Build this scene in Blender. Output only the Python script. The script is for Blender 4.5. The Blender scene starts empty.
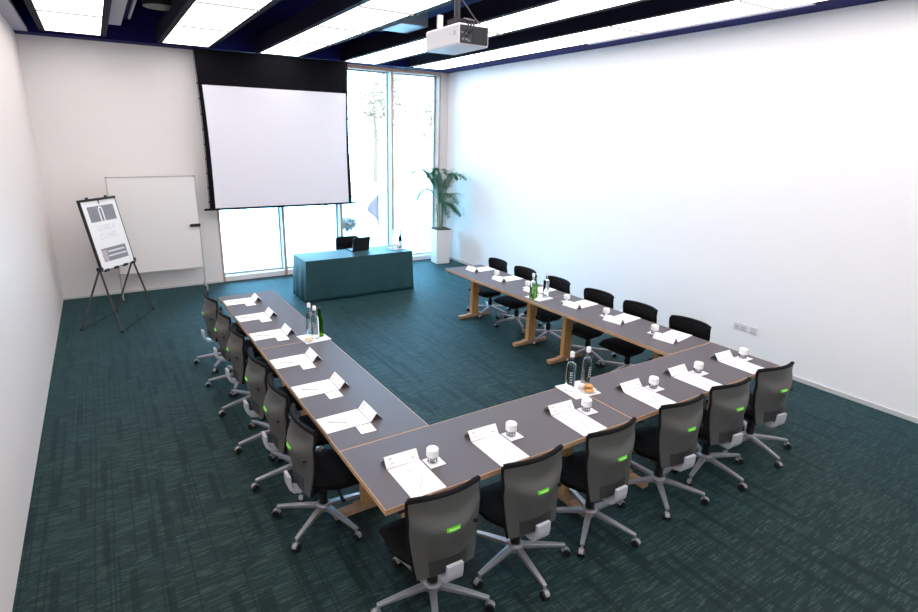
import bpy, bmesh, math, random
from mathutils import Vector, Matrix
PI = math.pi
rnd = random.Random(7)
scene = bpy.context.scene
COL = scene.collection

# ------------------------------------------------------------------ helpers
def S(r, g, b):
    f = lambda c: (c/255/12.92) if c/255 <= .04045 else ((c/255+.055)/1.055)**2.4
    return (f(r), f(g), f(b), 1)

class NT:
    def __init__(s, name):
        s.m = bpy.data.materials.new(name); s.m.use_nodes = True
        s.t = s.m.node_tree; s.b = s.t.nodes['Principled BSDF']; s.out = s.t.nodes['Material Output']
    def n(s, kind, **kw):
        nd = s.t.nodes.new(kind)
        for k, v in kw.items():
            if k.startswith('i_'):
                nd.inputs[int(k[2:])].default_value = v
            else:
                setattr(nd, k, v)
        return nd
    def l(s, a, b): s.t.links.new(a, b)
    def math(s, op, a, b=None, clamp=False):
        nd = s.n('ShaderNodeMath', operation=op); nd.use_clamp = clamp
        for i, v in enumerate((a, b)):
            if v is None: continue
            if isinstance(v, (int, float)): nd.inputs[i].default_value = v
            else: s.l(v, nd.inputs[i])
        return nd.outputs[0]
    def mix(s, fac, a, b):
        nd = s.n('ShaderNodeMix', data_type='RGBA')
        for i, v in ((0, fac), (6, a), (7, b)):
            if isinstance(v, (int, float, tuple)): nd.inputs[i].default_value = v
            else: s.l(v, nd.inputs[i])
        return nd.outputs[2]

def mat(name, col, rough=.5, metal=0, spec=.5, noise=0, nscale=8, bump=0, bscale=60, emit=None, estr=0):
    t = NT(name); b = t.b
    b.inputs['Base Color'].default_value = col
    b.inputs['Roughness'].default_value = rough
    b.inputs['Metallic'].default_value = metal
    b.inputs['Specular IOR Level'].default_value = spec
    tc = t.n('ShaderNodeTexCoord')
    if noise:
        nz = t.n('ShaderNodeTexNoise'); nz.inputs['Scale'].default_value = nscale; nz.inputs['Detail'].default_value = 4
        t.l(tc.outputs['Object'], nz.inputs['Vector'])
        d = tuple(max(0, c*(1-noise)) for c in col[:3])+(1,)
        u = tuple(min(1, c*(1+noise)) for c in col[:3])+(1,)
        t.l(t.mix(nz.outputs['Fac'], d, u), b.inputs['Base Color'])
    if bump:
        n2 = t.n('ShaderNodeTexNoise'); n2.inputs['Scale'].default_value = bscale
        t.l(tc.outputs['Object'], n2.inputs['Vector'])
        bp = t.n('ShaderNodeBump'); bp.inputs['Strength'].default_value = bump; bp.inputs['Distance'].default_value = .004
        t.l(n2.outputs['Fac'], bp.inputs['Height']); t.l(bp.outputs['Normal'], b.inputs['Normal'])
    if emit:
        b.inputs['Emission Color'].default_value = emit
        b.inputs['Emission Strength'].default_value = estr
    return t.m

def new_obj(name, bm, mats, parent=None, smooth=False, bevel=0, segs=2):
    me = bpy.data.meshes.new(name)
    bmesh.ops.remove_doubles(bm, verts=bm.verts, dist=1e-6)
    bmesh.ops.recalc_face_normals(bm, faces=bm.faces)
    bm.to_mesh(me); bm.free()
    if not isinstance(mats, (list, tuple)): mats = [mats]
    for m in mats: me.materials.append(m)
    if smooth:
        me.polygons.foreach_set('use_smooth', [True]*len(me.polygons))
        me.set_sharp_from_angle(angle=math.radians(40))
    o = bpy.data.objects.new(name, me); COL.objects.link(o)
    if parent: o.parent = parent
    if bevel:
        md = o.modifiers.new('Bevel', 'BEVEL'); md.width = bevel; md.segments = segs; md.limit_method = 'ANGLE'
        md.angle_limit = math.radians(50)
    return o

def tag(o, label, cat, group=None, kind=None):
    o['label'] = label; o['category'] = cat
    if group: o['group'] = group
    if kind: o['kind'] = kind
    return o

def thing(name, label, cat, loc=(0, 0, 0), rz=0, group=None):
    o = bpy.data.objects.new(name, None); COL.objects.link(o)
    o.empty_display_size = .1; o.location = loc; o.rotation_euler = (0, 0, rz)
    return tag(o, label, cat, group)

def struct(name, bm, m, parent=None, **k):
    o = new_obj(name, bm, m, parent, **k)
    if not parent: o['kind'] = 'structure'
    return o

def copy_tree(o, parent=None):
    c = o.copy(); COL.objects.link(c)
    if parent:
        c.parent = parent
    for ch in KIDS.get(o.name, [k for k in o.children]): copy_tree(ch, c)
    return c
KIDS = {}

def B(): return bmesh.new()

def box(bm, x0, x1, y0, y1, z0, z1, mi=0, M=None):
    vs = [bm.verts.new((x, y, z)) for z in (z0, z1) for y in (y0, y1) for x in (x0, x1)]
    if M is not None:
        for v in vs: v.co = M @ v.co
    for f in ((0, 2, 3, 1), (4, 5, 7, 6), (0, 1, 5, 4), (2, 6, 7, 3), (0, 4, 6, 2), (1, 3, 7, 5)):
        bm.faces.new([vs[i] for i in f]).material_index = mi
    return vs

def hexa(bm, bot, top, mi=0):
    a = [bm.verts.new(p) for p in bot]; b = [bm.verts.new(p) for p in top]; n = len(a)
    bm.faces.new(a[::-1]).material_index = mi; bm.faces.new(b).material_index = mi
    for i in range(n):
        bm.faces.new((a[i], a[(i+1) % n], b[(i+1) % n], b[i])).material_index = mi

def cyl(bm, p1, p2, r1, r2=None, seg=16, mi=0, caps=True):
    p1, p2 = Vector(p1), Vector(p2); r2 = r1 if r2 is None else r2
    d = (p2-p1).normalized(); u = d.orthogonal().normalized(); v = d.cross(u)
    A = []; Bb = []
    for i in range(seg):
        a = 2*PI*i/seg; q = u*math.cos(a)+v*math.sin(a)
        A.append(bm.verts.new(p1+q*r1)); Bb.append(bm.verts.new(p2+q*r2))
    for i in range(seg):
        bm.faces.new((A[i], A[(i+1) % seg], Bb[(i+1) % seg], Bb[i])).material_index = mi
    if caps:
        bm.faces.new(A[::-1]).material_index = mi; bm.faces.new(Bb).material_index = mi

def tube(bm, pts, r, seg=8, mi=0, closed=False):
    pts = [Vector(p) for p in pts]; n = len(pts); rings = []
    rs = r if isinstance(r, (list, tuple)) else [r]*n
    prev = None
    for i, p in enumerate(pts):
        if closed: d = (pts[(i+1) % n]-pts[i-1]).normalized()
        else: d = (pts[min(i+1, n-1)]-pts[max(i-1, 0)]).normalized()
        u = d.orthogonal().normalized() if prev is None else (prev-d*prev.dot(d)).normalized()
        prev = u; v = d.cross(u)
        rings.append([bm.verts.new(p+(u*math.cos(2*PI*k/seg)+v*math.sin(2*PI*k/seg))*rs[i]) for k in range(seg)])
    m = n if closed else n-1
    for i in range(m):
        a, b = rings[i], rings[(i+1) % n]
        for k in range(seg):
            bm.faces.new((a[k], a[(k+1) % seg], b[(k+1) % seg], b[k])).material_index = mi
    if not closed:
        bm.faces.new(rings[0][::-1]).material_index = mi; bm.faces.new(rings[-1]).material_index = mi

def lathe(bm, prof, seg=24, c=(0, 0, 0), mi=0):
    rings = []
    for r, z in prof:
        if r < 1e-6: rings.append([bm.verts.new((c[0], c[1], c[2]+z))])
        else: rings.append([bm.verts.new((c[0]+r*math.cos(2*PI*k/seg), c[1]+r*math.sin(2*PI*k/seg), c[2]+z)) for k in range(seg)])
    for a, b in zip(rings, rings[1:]):
        for k in range(seg):
            q = [a[k % len(a)], a[(k+1) % len(a)], b[(k+1) % len(b)], b[k % len(b)]]
            q = list(dict.fromkeys(q))
            if len(q) > 2: bm.faces.new(q).material_index = mi

def slab(bm, front, back, mi=0, mi_back=None):
    """closed sheet between two grids of points [row][col]"""
    F = [[bm.verts.new(p) for p in r] for r in front]; K = [[bm.verts.new(p) for p in r] for r in back]
    R, C = len(F), len(F[0]); mb = mi if mi_back is None else mi_back
    for i in range(R-1):
        for j in range(C-1):
            bm.faces.new((F[i][j], F[i][j+1], F[i+1][j+1], F[i+1][j])).material_index = mi
            bm.faces.new((K[i][j], K[i+1][j], K[i+1][j+1], K[i][j+1])).material_index = mb
    for i in range(R-1):
        bm.faces.new((F[i][0], F[i+1][0], K[i+1][0], K[i][0])).material_index = mi
        bm.faces.new((F[i][-1], K[i][-1], K[i+1][-1], F[i+1][-1])).material_index = mi
    for j in range(C-1):
        bm.faces.new((F[0][j], K[0][j], K[0][j+1], F[0][j+1])).material_index = mi
        bm.faces.new((F[-1][j], F[-1][j+1], K[-1][j+1], K[-1][j])).material_index = mi

# ------------------------------------------------------------------ dimensions
XL, XR, YB, H = -1.835, 5.638, 8.326, 4.037
YF = -4.0
T = .74                       # table height
LT, DT = 2.0, .668            # table length and depth

# ------------------------------------------------------------------ materials
M = {}
M['wall'] = mat('wall_paint', S(236, 231, 229), .7, noise=.015, nscale=3)
M['wall_gloss'] = mat('wall_satin_panel', S(240, 230, 226), .4, spec=.25, noise=.015, nscale=2)
M['wall_right'] = mat('wall_paint_white', S(252, 248, 248), .75, noise=.012, nscale=3)
M['trim'] = mat('skirting_grey', S(205, 205, 203), .5)
M['navy'] = mat('ceiling_navy', S(24, 25, 86), .7, spec=.1, noise=.15, nscale=4)
M['navy_frame'] = mat('tray_navy', S(17, 16, 36), .7, spec=.1)
M['grey_metal'] = mat('grey_ceiling_metal', S(158, 156, 172), .5)
M['duct'] = mat('duct_bluegrey', S(165, 180, 200), .45)
M['panel'] = mat('light_diffuser', S(250, 250, 250), .5, emit=(1, .955, .935, 1), estr=4.1)
M['seam'] = mat('panel_seam', S(150, 148, 145), .5)
M['black'] = mat('black_plastic', S(22, 22, 24), .45, noise=.1)
M['black_fabric'] = mat('black_fabric', S(20, 19, 21), .9, spec=.15, noise=.2, nscale=40, bump=.3, bscale=300)
M['screen_black'] = mat('screen_black_drop', S(14, 13, 19), .85, spec=.12)
M['screen_white'] = mat('screen_matte_white', S(236, 234, 243), .9, spec=.1)
M['chrome'] = mat('silver_paint', S(160, 160, 165), .38, metal=.55)
M['bracket'] = mat('pale_grey_plastic', S(196, 196, 204), .4)
M['hood'] = mat('caster_grey', S(150, 150, 154), .35, metal=.3)
M['lime'] = mat('lime_tag', S(96, 225, 20), .4, noise=.05)
M['lime_text'] = mat('lime_tag_print', S(190, 245, 140), .5)
M['paper'] = mat('white_paper', S(246, 245, 247), .8, spec=.2)
M['ink'] = mat('grey_print', S(205, 205, 210), .8)
M['ink_pale'] = mat('pale_print', S(224, 224, 230), .8)
M['ink_dark'] = mat('poster_grey', S(140, 140, 148), .8)
M['ink_pink'] = mat('poster_pink_grey', S(196, 180, 184), .8)
M['pen'] = mat('grey_pen', S(205, 205, 210), .4)
M['cap_white'] = mat('white_cap', S(238, 238, 240), .5)
M['napkin'] = mat('white_napkin', S(238, 238, 242), .85, bump=.1, bscale=80)
M['china'] = mat('white_china', S(240, 238, 236), .2)
M['biscuit'] = mat('biscuit', S(205, 150, 95), .8, noise=.3, nscale=60, bump=.4, bscale=150)
M['biscuit_pale'] = mat('pale_shortbread', S(228, 208, 170), .8, noise=.15, nscale=60, bump=.3, bscale=150)
M['mint'] = mat('white_sugar', S(245, 236, 232), .7)
M['cloth'] = mat('teal_cloth', S(29, 68, 75), .5, spec=.5, noise=.1, nscale=20, bump=.15, bscale=200)
M['pot'] = mat('white_planter', S(238, 236, 236), .35)
M['soil'] = mat('dark_soil', S(60, 50, 42), .95, noise=.4, nscale=30)
M['stem'] = mat('palm_stem', S(120, 120, 70), .6, noise=.3, nscale=30)
M['leaf'] = mat('palm_leaf', S(40, 100, 60), .45, noise=.35, nscale=14)
M['board'] = mat('whiteboard', S(238, 234, 233), .3)
M['board_frame'] = mat('grey_aluminium', S(186, 184, 184), .4, metal=.3)
M['socket'] = mat('socket_plate', S(222, 220, 222), .4)
M['socket_dark'] = mat('socket_rocker', S(196, 193, 196), .4)
M['proj'] = mat('projector_white', S(232, 232, 238), .4)
M['proj_dark'] = mat('projector_vent', S(52, 52, 56), .5)
M['cable'] = mat('dark_cable', S(30, 26, 30), .5)
M['ground'] = mat('pale_paving', S(224, 224, 220), .9, noise=.05, nscale=2)
M['lawn'] = mat('lawn_grass', (.75, .36, .17, 1), .95, noise=.2, nscale=5)
M['treeleaf'] = mat('tree_foliage', (.38, .19, .11, 1), .8, noise=.3, nscale=3)
M['shrubleaf'] = mat('shrub_foliage', (.10, .06, .042, 1), .8, noise=.3, nscale=6)
M['bark'] = mat('tree_bark', (.2, .1, .06, 1), .9, noise=.3, nscale=10)
M['bluecloth'] = mat('blue_fabric', (.14, .058, .056, 1), .8)
M['mullion_dark'] = mat('gasket_grey', S(165, 160, 160), .5)
M['sill'] = mat('white_sill', S(236, 236, 236), .4)

def wood(name, c1, c2, axis):
    t = NT(name); tc = t.n('ShaderNodeTexCoord'); mp = t.n('ShaderNodeMapping')
    sc = [14, 14, 14]; sc[axis] = 1.2
    mp.inputs['Scale'].default_value = sc; t.l(tc.outputs['Object'], mp.inputs['Vector'])
    nz = t.n('ShaderNodeTexNoise'); nz.inputs['Scale'].default_value = 2.5; nz.inputs['Detail'].default_value = 5
    t.l(mp.outputs['Vector'], nz.inputs['Vector'])
    rp = t.n('ShaderNodeValToRGB'); rp.color_ramp.elements[0].position = .35; rp.color_ramp.elements[1].position = .68
    rp.color_ramp.elements[0].color = c1; rp.color_ramp.elements[1].color = c2
    t.l(nz.outputs['Fac'], rp.inputs['Fac']); t.l(rp.outputs['Color'], t.b.inputs['Base Color'])
    t.b.inputs['Roughness'].default_value = .5
    return t.m
M['beech'] = wood('beech_leg', S(188, 138, 84), S(214, 168, 112), 2)
M['beech_x'] = wood('beech_edge', S(178, 138, 106), S(200, 162, 128), 0)
M['frame_wood'] = wood('window_wood', S(176, 138, 120), S(204, 168, 148), 2)
M['laminate'] = mat('charcoal_laminate', S(92, 86, 91), .45, spec=.22, noise=.04, nscale=6)

def mesh_fabric(name, base, rough=.7):
    t = NT(name); tc = t.n('ShaderNodeTexCoord'); b = t.b
    ck = t.n('ShaderNodeTexChecker'); ck.inputs['Scale'].default_value = 260
    t.l(tc.outputs['Object'], ck.inputs['Vector'])
    t.l(t.mix(ck.outputs['Fac'], tuple(c*.8 for c in base[:3])+(1,), tuple(c*1.2 for c in base[:3])+(1,)), b.inputs['Base Color'])
    b.inputs['Roughness'].default_value = rough; b.inputs['Specular IOR Level'].default_value = .35
    return t.m
M['mesh'] = mesh_fabric('grey_mesh_fabric', S(86, 86, 84), .5)
M['rim'] = mat('soft_black_rim', S(24, 24, 26), .85, spec=.12)
M['mesh_dark'] = mat('dark_grey_shell', S(60, 60, 62), .5, noise=.08)
M['pad_grey'] = mat('dark_grey_rim', S(44, 43, 47), .6, noise=.1)

def glass(name, col, ior=1.45, rough=0.0):
    t = NT(name); t.t.nodes.remove(t.b)
    g = t.n('ShaderNodeBsdfGlass'); g.inputs['Color'].default_value = col; g.inputs['IOR'].default_value = ior
    g.inputs['Roughness'].default_value = rough
    t.l(g.outputs[0], t.out.inputs['Surface']); return t.m
def thin_glass(name, col, refl=1.0):
    t = NT(name); t.t.nodes.remove(t.b)
    tr = t.n('ShaderNodeBsdfTransparent'); tr.inputs['Color'].default_value = col
    gl = t.n('ShaderNodeBsdfGlossy'); gl.inputs['Roughness'].default_value = .02
    fr = t.n('ShaderNodeFresnel'); fr.inputs['IOR'].default_value = 1.45
    mx = t.n('ShaderNodeMixShader'); f = t.math('MULTIPLY', fr.outputs[0], refl)
    t.l(f, mx.inputs[0]); t.l(tr.outputs[0], mx.inputs[1]); t.l(gl.outputs[0], mx.inputs[2])
    t.l(mx.outputs[0], t.out.inputs['Surface']); return t.m
M['pane'] = thin_glass('window_glass', (.97, .985, .98, 1))
M['bottle_clear'] = glass('clear_bottle_glass', (.96, .98, .98, 1), 1.22)
M['bottle_green'] = glass('green_bottle_glass', (.30, .52, .08, 1), 1.22)
M['bottle_dark'] = glass('dark_bottle_glass', (.02, .03, .02, 1), 1.3)
M['tumbler'] = thin_glass('tumbler_glass', (.9, .9, .91, 1), 1.6)

def carpet():
    t = NT('teal_carpet'); b = t.b
    tc = t.n('ShaderNodeTexCoord'); sp = t.n('ShaderNodeSeparateXYZ'); t.l(tc.outputs['Object'], sp.inputs[0])
    x, y = sp.outputs[0], sp.outputs[1]
    def wn(*c):
        cb = t.n('ShaderNodeCombineXYZ')
        for i, v in enumerate(c):
            if isinstance(v, (int, float)): cb.inputs[i].default_value = v
            else: t.l(v, cb.inputs[i])
        w = t.n('ShaderNodeTexWhiteNoise', noise_dimensions='3D'); t.l(cb.outputs[0], w.inputs['Vector']); return w.outputs['Value']
    fl = lambda v: t.math('FLOOR', v)
    # dark dashes running towards the window, in staggered columns
    def bars(wd, ln, thr, seed):
        cx = fl(t.math('DIVIDE', x, wd)); off = wn(cx, seed, 0.5)
        cy = fl(t.math('ADD', t.math('DIVIDE', y, ln), t.math('MULTIPLY', off, 7.0)))
        return t.math('GREATER_THAN', wn(cx, cy, seed), thr)
    d1 = bars(.046, .45, .87, 1.0); d2 = bars(.013, 1.3, .84, 3.0)
    # pale weft streaks across
    def dash(ht, ln, thr, seed):
        cy = fl(t.math('DIVIDE', y, ht)); off = wn(cy, seed, 0.3)
        cx = fl(t.math('ADD', t.math('DIVIDE', x, ln), t.math('MULTIPLY', off, 9.0)))
        return t.math('GREATER_THAN', wn(cy, cx, seed), thr)
    l1 = dash(.012, .13, .66, 5.0); l2 = dash(.05, .5, .7, 8.0); l3 = dash(.007, .07, .9, 9.0)
    # carpet tile tone: 0.5 m squares slightly different
    tl = wn(fl(t.math('DIVIDE', x, .5)), fl(t.math('DIVIDE', y, .5)), 2.0)
    base = t.mix(tl, S(26, 42, 42), S(30, 47, 47))
    c = t.mix(t.math('MULTIPLY', l2, .30), base, S(38, 57, 55))
    c = t.mix(t.math('MULTIPLY', l1, .36), c, S(54, 74, 69))
    c = t.mix(t.math('MULTIPLY', l3, .45), c, S(74, 96, 90))
    c = t.mix(t.math('MULTIPLY', d1, .6), c, S(12, 25, 27))
    c = t.mix(t.math('MULTIPLY', d2, .5), c, S(12, 25, 27))
    nz = t.n('ShaderNodeTexNoise'); nz.inputs['Scale'].default_value = 220; t.l(tc.outputs['Object'], nz.inputs['Vector'])
    c = t.mix(t.math('MULTIPLY', nz.outputs['Fac'], .35), c, S(15, 28, 29))
    t.l(c, b.inputs['Base Color'])
    b.inputs['Roughness'].default_value = .6; b.inputs['Specular IOR Level'].default_value = .12
    b.inputs['Sheen Weight'].default_value = .26; b.inputs['Sheen Roughness'].default_value = .35; b.inputs['Sheen Tint'].default_value = (.10, .62, .80, 1)
    bp = t.n('ShaderNodeBump'); bp.inputs['Strength'].default_value = .35; bp.inputs['Distance'].default_value = .004
    t.l(nz.outputs['Fac'], bp.inputs['Height']); t.l(bp.outputs['Normal'], b.inputs['Normal'])
    return t.m
M['carpet'] = carpet()

# ------------------------------------------------------------------ room shell
bm = B(); box(bm, XL-.2, XR+.2, YF-.2, YB+.30, -.12, 0); struct('floor', bm, M['carpet'])
bm = B(); box(bm, XL-.2, XL, YF-.2, YB+.3, 0, H+.9); struct('wall_left', bm, M['wall_gloss'])
bm = B(); box(bm, XR, XR+.2, YF-.2, YB+.3, 0, H+.9); struct('wall_right', bm, M['wall_right'])
bm = B(); box(bm, XL, XR, YF-.2, YF, 0, H+.9); struct('wall_front', bm, M['wall'])
WX0, WX1 = .68, 5.45
bm = B(); box(bm, XL, WX0, YB, YB+.3, 0, H+.9); box(bm, WX0, XR, YB, YB+.3, H-.005, H+.9); struct('wall_back', bm, M['wall'])
bm = B(); box(bm, WX1, XR, YB, YB+.3, 0, H-.005)
struct('column_right', bm, mat('column_paint', S(214, 206, 206), .7)); bpy.data.objects['column_right'].name = 'wall_back_pier'
bm = B(); box(bm, XR-.012, XR, YF, YB, 0, .05); struct('baseboard_right', bm, M['trim'])
bm = B(); box(bm, XL, WX0, YB-.012, YB, 0, .03); struct('baseboard_back', bm, M['trim'])

# ceiling: navy soffit at H with long voids between the light trays
panels = [(-1.445, -.785), (.045, .71), (1.56, 2.22), (3.13, 3.75), (4.51, 5.19)]
YP1 = [7.74, 7.86, 7.97, 8.16, 7.92]
PY0 = -3.6
bm = B()
box(bm, XL, XR, YF, YB+.29, H+.62, H+.78)                     # slab above the voids
box(bm, XL, XR, 8.02, YB-.001, H, H+.62)                      # bulkhead along the window wall
box(bm, XL, XR, YF, PY0, H, H+.62)
box(bm, XL, XL+.03, PY0, 8.02, H+.08, H+.62)
box(bm, 5.27, XR, PY0, 8.02, H, H+.62)                        # margin by the right wall
box(bm, -.5, -.36, PY0, 8.02, H+.30, H+.62)                   # beams crossing the voids
struct('ceiling', bm, M['navy'])
bm = B(); box(bm, XL, -1.665, YF+.02, 8.02, H+.005, H+.06); struct('trim_1', bm, M['grey_metal'])

JOINTS = [[6.15-1.57*k for k in range(6)], [6.15-1.57*k for k in range(6)], [6.35-1.31*k for k in range(7)],
          [4.05, 1.5, -1.0], [2.88, 1.25, -.4, -2.0]]
for i, ((x0, x1), y1) in enumerate(zip(panels, YP1)):
    names = ['leftmost lit ceiling strip, beside the grey edge channel', 'second lit ceiling strip, ending above the whiteboard side of the screen',
             'middle lit ceiling strip, running into the black screen drop', 'lit ceiling strip right behind the projector',
             'narrow-looking lit ceiling strip nearest the right wall']
    t = thing('ceiling_light', names[i], 'ceiling light', ((x0+x1)/2, 0, H), 0, 'long lit ceiling strips')
    cx = (x0+x1)/2; hw = (x1-x0)/2
    b = B(); fw = .075
    box(b, -hw-fw, -hw, PY0, y1+.04, 0, .22); box(b, hw, hw+fw, PY0, y1+.04, 0, .22)
    box(b, -hw, hw, y1, y1+.04, 0, .22); box(b, -hw, hw, PY0, y1, .12, .22)
    new_obj('tray_frame', b, M['navy_frame'], t)
    pit = 1.56
    ys = [y1] + JOINTS[i] + [PY0]
    for a, c in zip(ys, ys[1:]):
        b = B(); box(b, -hw+.001, hw-.001, c+.01, a-.01, .004, .05); new_obj('diffuser', b, M['panel'], t)
    for a in ys[1:-1]:
        b = B(); box(b, -hw+.001, hw-.001, a-.006, a+.006, -.017, .05)
        new_obj('joint_strip', b, M['seam'], t)
    if i == 4:
        b = B(); box(b, hw, hw+.05, .9, 3.9, -.012, -.001); new_obj('edge_trim', b, M['grey_metal'], t)
# things up in the void
bm = B(); box(bm, -.705, -.53, PY0, 7.3, H+.10, H+.13)
tag(new_obj('cable_tray', bm, M['grey_metal']), 'grey flat cable tray above the ceiling between the two left light strips', 'cable tray')
bm = B(); cyl(bm, (-.42, 7.2, H+.2), (-.42, PY0, H+.2), .02)
tag(new_obj('conduit_pipe', bm, M['grey_metal']), 'thin grey conduit pipe beside the flat cable tray in the ceiling', 'pipe')
bm = B(); cyl(bm, (-.14, 6.0, H+.16), (-.14, 6.0, H+.30), .2, .2, 28); cyl(bm, (-.14, 6.0, H+.30), (-.14, 6.0, H+.62), .03)
tag(new_obj('ceiling_speaker', bm, M['black'], smooth=True), 'round black ceiling unit beside the second light strip', 'speaker')
bm = B(); box(bm, 2.60, 3.02, 4.75, 5.35, H+.10, H+.4); new = new_obj('air_duct', bm, M['duct'], bevel=.01)
tag(new, 'pale blue-grey air duct seen above the gap left of the projector', 'duct')
bm = B(); cyl(bm, (2.35, 6.2, H+.26), (3.04, 6.2, H+.26), .015)
tag(new_obj('hanger_rod', bm, M['duct']), 'thin blue-grey rod crossing the ceiling gap beside the air duct', 'rod')

# ------------------------------------------------------------------ window wall
mull = [.70, 1.885, 3.085, 4.275, 5.43]
for k in range(4):
    x0, x1 = mull[k]+.028, mull[k+1]-.028
    if k == 0: x0 = .728
    b = B()
    yy = YB+.17
    box(b, x0, x1, yy, yy+.05, .10, .125); box(b, x0, x1, yy, yy+.05, 3.945, 3.97)
    box(b, x0, x0+.014, yy, yy+.05, .125, 3.945); box(b, x1-.014, x1, yy, yy+.05, .125, 3.945)
    w = struct('window_%d' % (k+1), b, M['mullion_dark'])
    b = B(); box(b, x0+.014, x1-.014, yy+.02, yy+.028, .125, 3.945); new_obj('pane', b, M['pane'], w)
for k, x in enumerate(mull):
    b = B()
    hw = .024 if k < 4 else .02
    box(b, x-hw, x+hw, YB-.005 if k not in (0, 4) else YB+.002, YB+.27, .0, 3.97)
    if k in (1, 2, 3):
        for f in b.faces: f.material_index = 1  # white sides stand in for daylight washing out the wooden post
        box(b, x-hw-.001, x+hw+.001, YB-.012, YB+.012, 0, 3.97, 0)
    struct('trim_%d' % (k+2), b, [M['frame_wood'], M['sill']])
b = B(); box(b, WX0+.001, WX1-.001, YB+.002, YB+.27, 3.971, H-.006); struct('trim_7', b, M['frame_wood'])
b = B()
for k in range(4): box(b, mull[k]+.029, mull[k+1]-.029, YB+.004, YB+.27, .001, .098)
struct('trim_8', b, M['sill'])

# ------------------------------------------------------------------ outside
bm = B(); box(bm, -40, 70, YB+.31, 23, -.2, -.03)
struct('ground_paving', bm, M['ground']); bpy.data.objects['ground_paving'].name = 'floor_terrace'
bm = B(); box(bm, -40, 90, 23.001, 90, -.2, -.02); struct('floor_lawn', bm, M['lawn'])

def foliage(bm, c, r, n, leaf, rg, flat=1.0):
    for _ in range(n):
        while True:
            p = Vector((rg.uniform(-1, 1), rg.uniform(-1, 1), rg.uniform(-1, 1)))
            if .3 < p.length < 1: break
        p = Vector((p.x*r, p.y*r, p.z*r*flat))+Vector(c)
        u = Vector((rg.uniform(-1, 1), rg.uniform(-1, 1), rg.uniform(-.6, .6))).normalized(); v = u.orthogonal().normalized()
        a, b = leaf*rg.uniform(.6, 1.3), leaf*rg.uniform(.35, .7)
        bm.faces.new([bm.verts.new(q) for q in (p-u*a, p-v*b, p+u*a, p+v*b)])
rg = random.Random(3)
trees = [(9.5, 27, 7.2, 'pale leafy tree outside, seen beside the screen edge'), (14.0, 30, 8.0, 'pale leafy tree outside, in the pane left of the palm'),
         (19, 29, 7.4, 'pale leafy tree outside, seen left of the right column'), (5.0, 31, 7, 'pale leafy tree outside, mostly behind the projection screen')]
for x, y, h, lab in trees:
    t = thing('tree', lab, 'tree', (x, y, 0), 0, 'trees beyond the terrace')
    b = B(); tube(b, [(0, 0, -.05), (.1, 0, h*.3), (0, .1, h*.6)], [.16, .13, .06], 8); new_obj('trunk', b, M['bark'], t)
    b = B()
    for _ in range(9):
        foliage(b, (rg.uniform(-1.6, 1.6), rg.uniform(-1.2, 1.2), h*.42+rg.uniform(0, h*.45)), rg.uniform(.9, 1.5), 150, .17, rg)
    new_obj('crown', b, M['treeleaf'], t)
shr = [(3.45, 18.9, .5, .75, 'low blue-green shrub outside, first beneath the screen bar'), (4.55, 19.1, .40, .6, 'low blue-green shrub outside, beside the first window post'),
       (6.6, 18.8, .35, .5, 'small blue-green shrub outside, in the second pane under the screen'), (5.02, 12.75, .26, .42, 'round blue-green shrub outside, just above the desk chair')]
for x, y, r, h, lab in shr:
    t = thing('shrub', lab, 'shrub', (x, y, -.03), 0, 'shrubs on the terrace')
    b = B(); tube(b, [(0, 0, 0), (0, 0, h*.5)], .02, 6); new_obj('stem', b, M['bark'], t)
    b = B(); foliage(b, (0, 0, h*.6), r, 260, .07, rg, .75); new_obj('foliage', b, M['shrubleaf'], t)
t = thing('garden_flag', 'pale blue triangular flag outside, in the pane right of the screen', 'flag', (5.58, 11.75, -.03))
b = B(); cyl(b, (0, 0, 0), (0, 0, 1.22), .02, .014, 10); cyl(b, (0, 0, 0), (0, 0, .03), .15, .15, 20); new_obj('pole', b, M['sill'], t)
fr = []; bk = []
for i in range(7):
    f = i/6; row = []; row2 = []
    for j in range(7):
        g = j/6; wv = .03*math.sin(g*7)
        z = 1.2-.9*f
        wd = .42*(f/.45 if f < .45 else max(.12, 1-(f-.45)*2.6))
        row.append((-.015-wd*g, wv, z)); row2.append((-.015-wd*g, wv+.008, z))
    fr.append(row); bk.append(row2)
b = B(); slab(b, fr, bk); new_obj('banner', b, M['bluecloth'], t, smooth=True)

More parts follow.
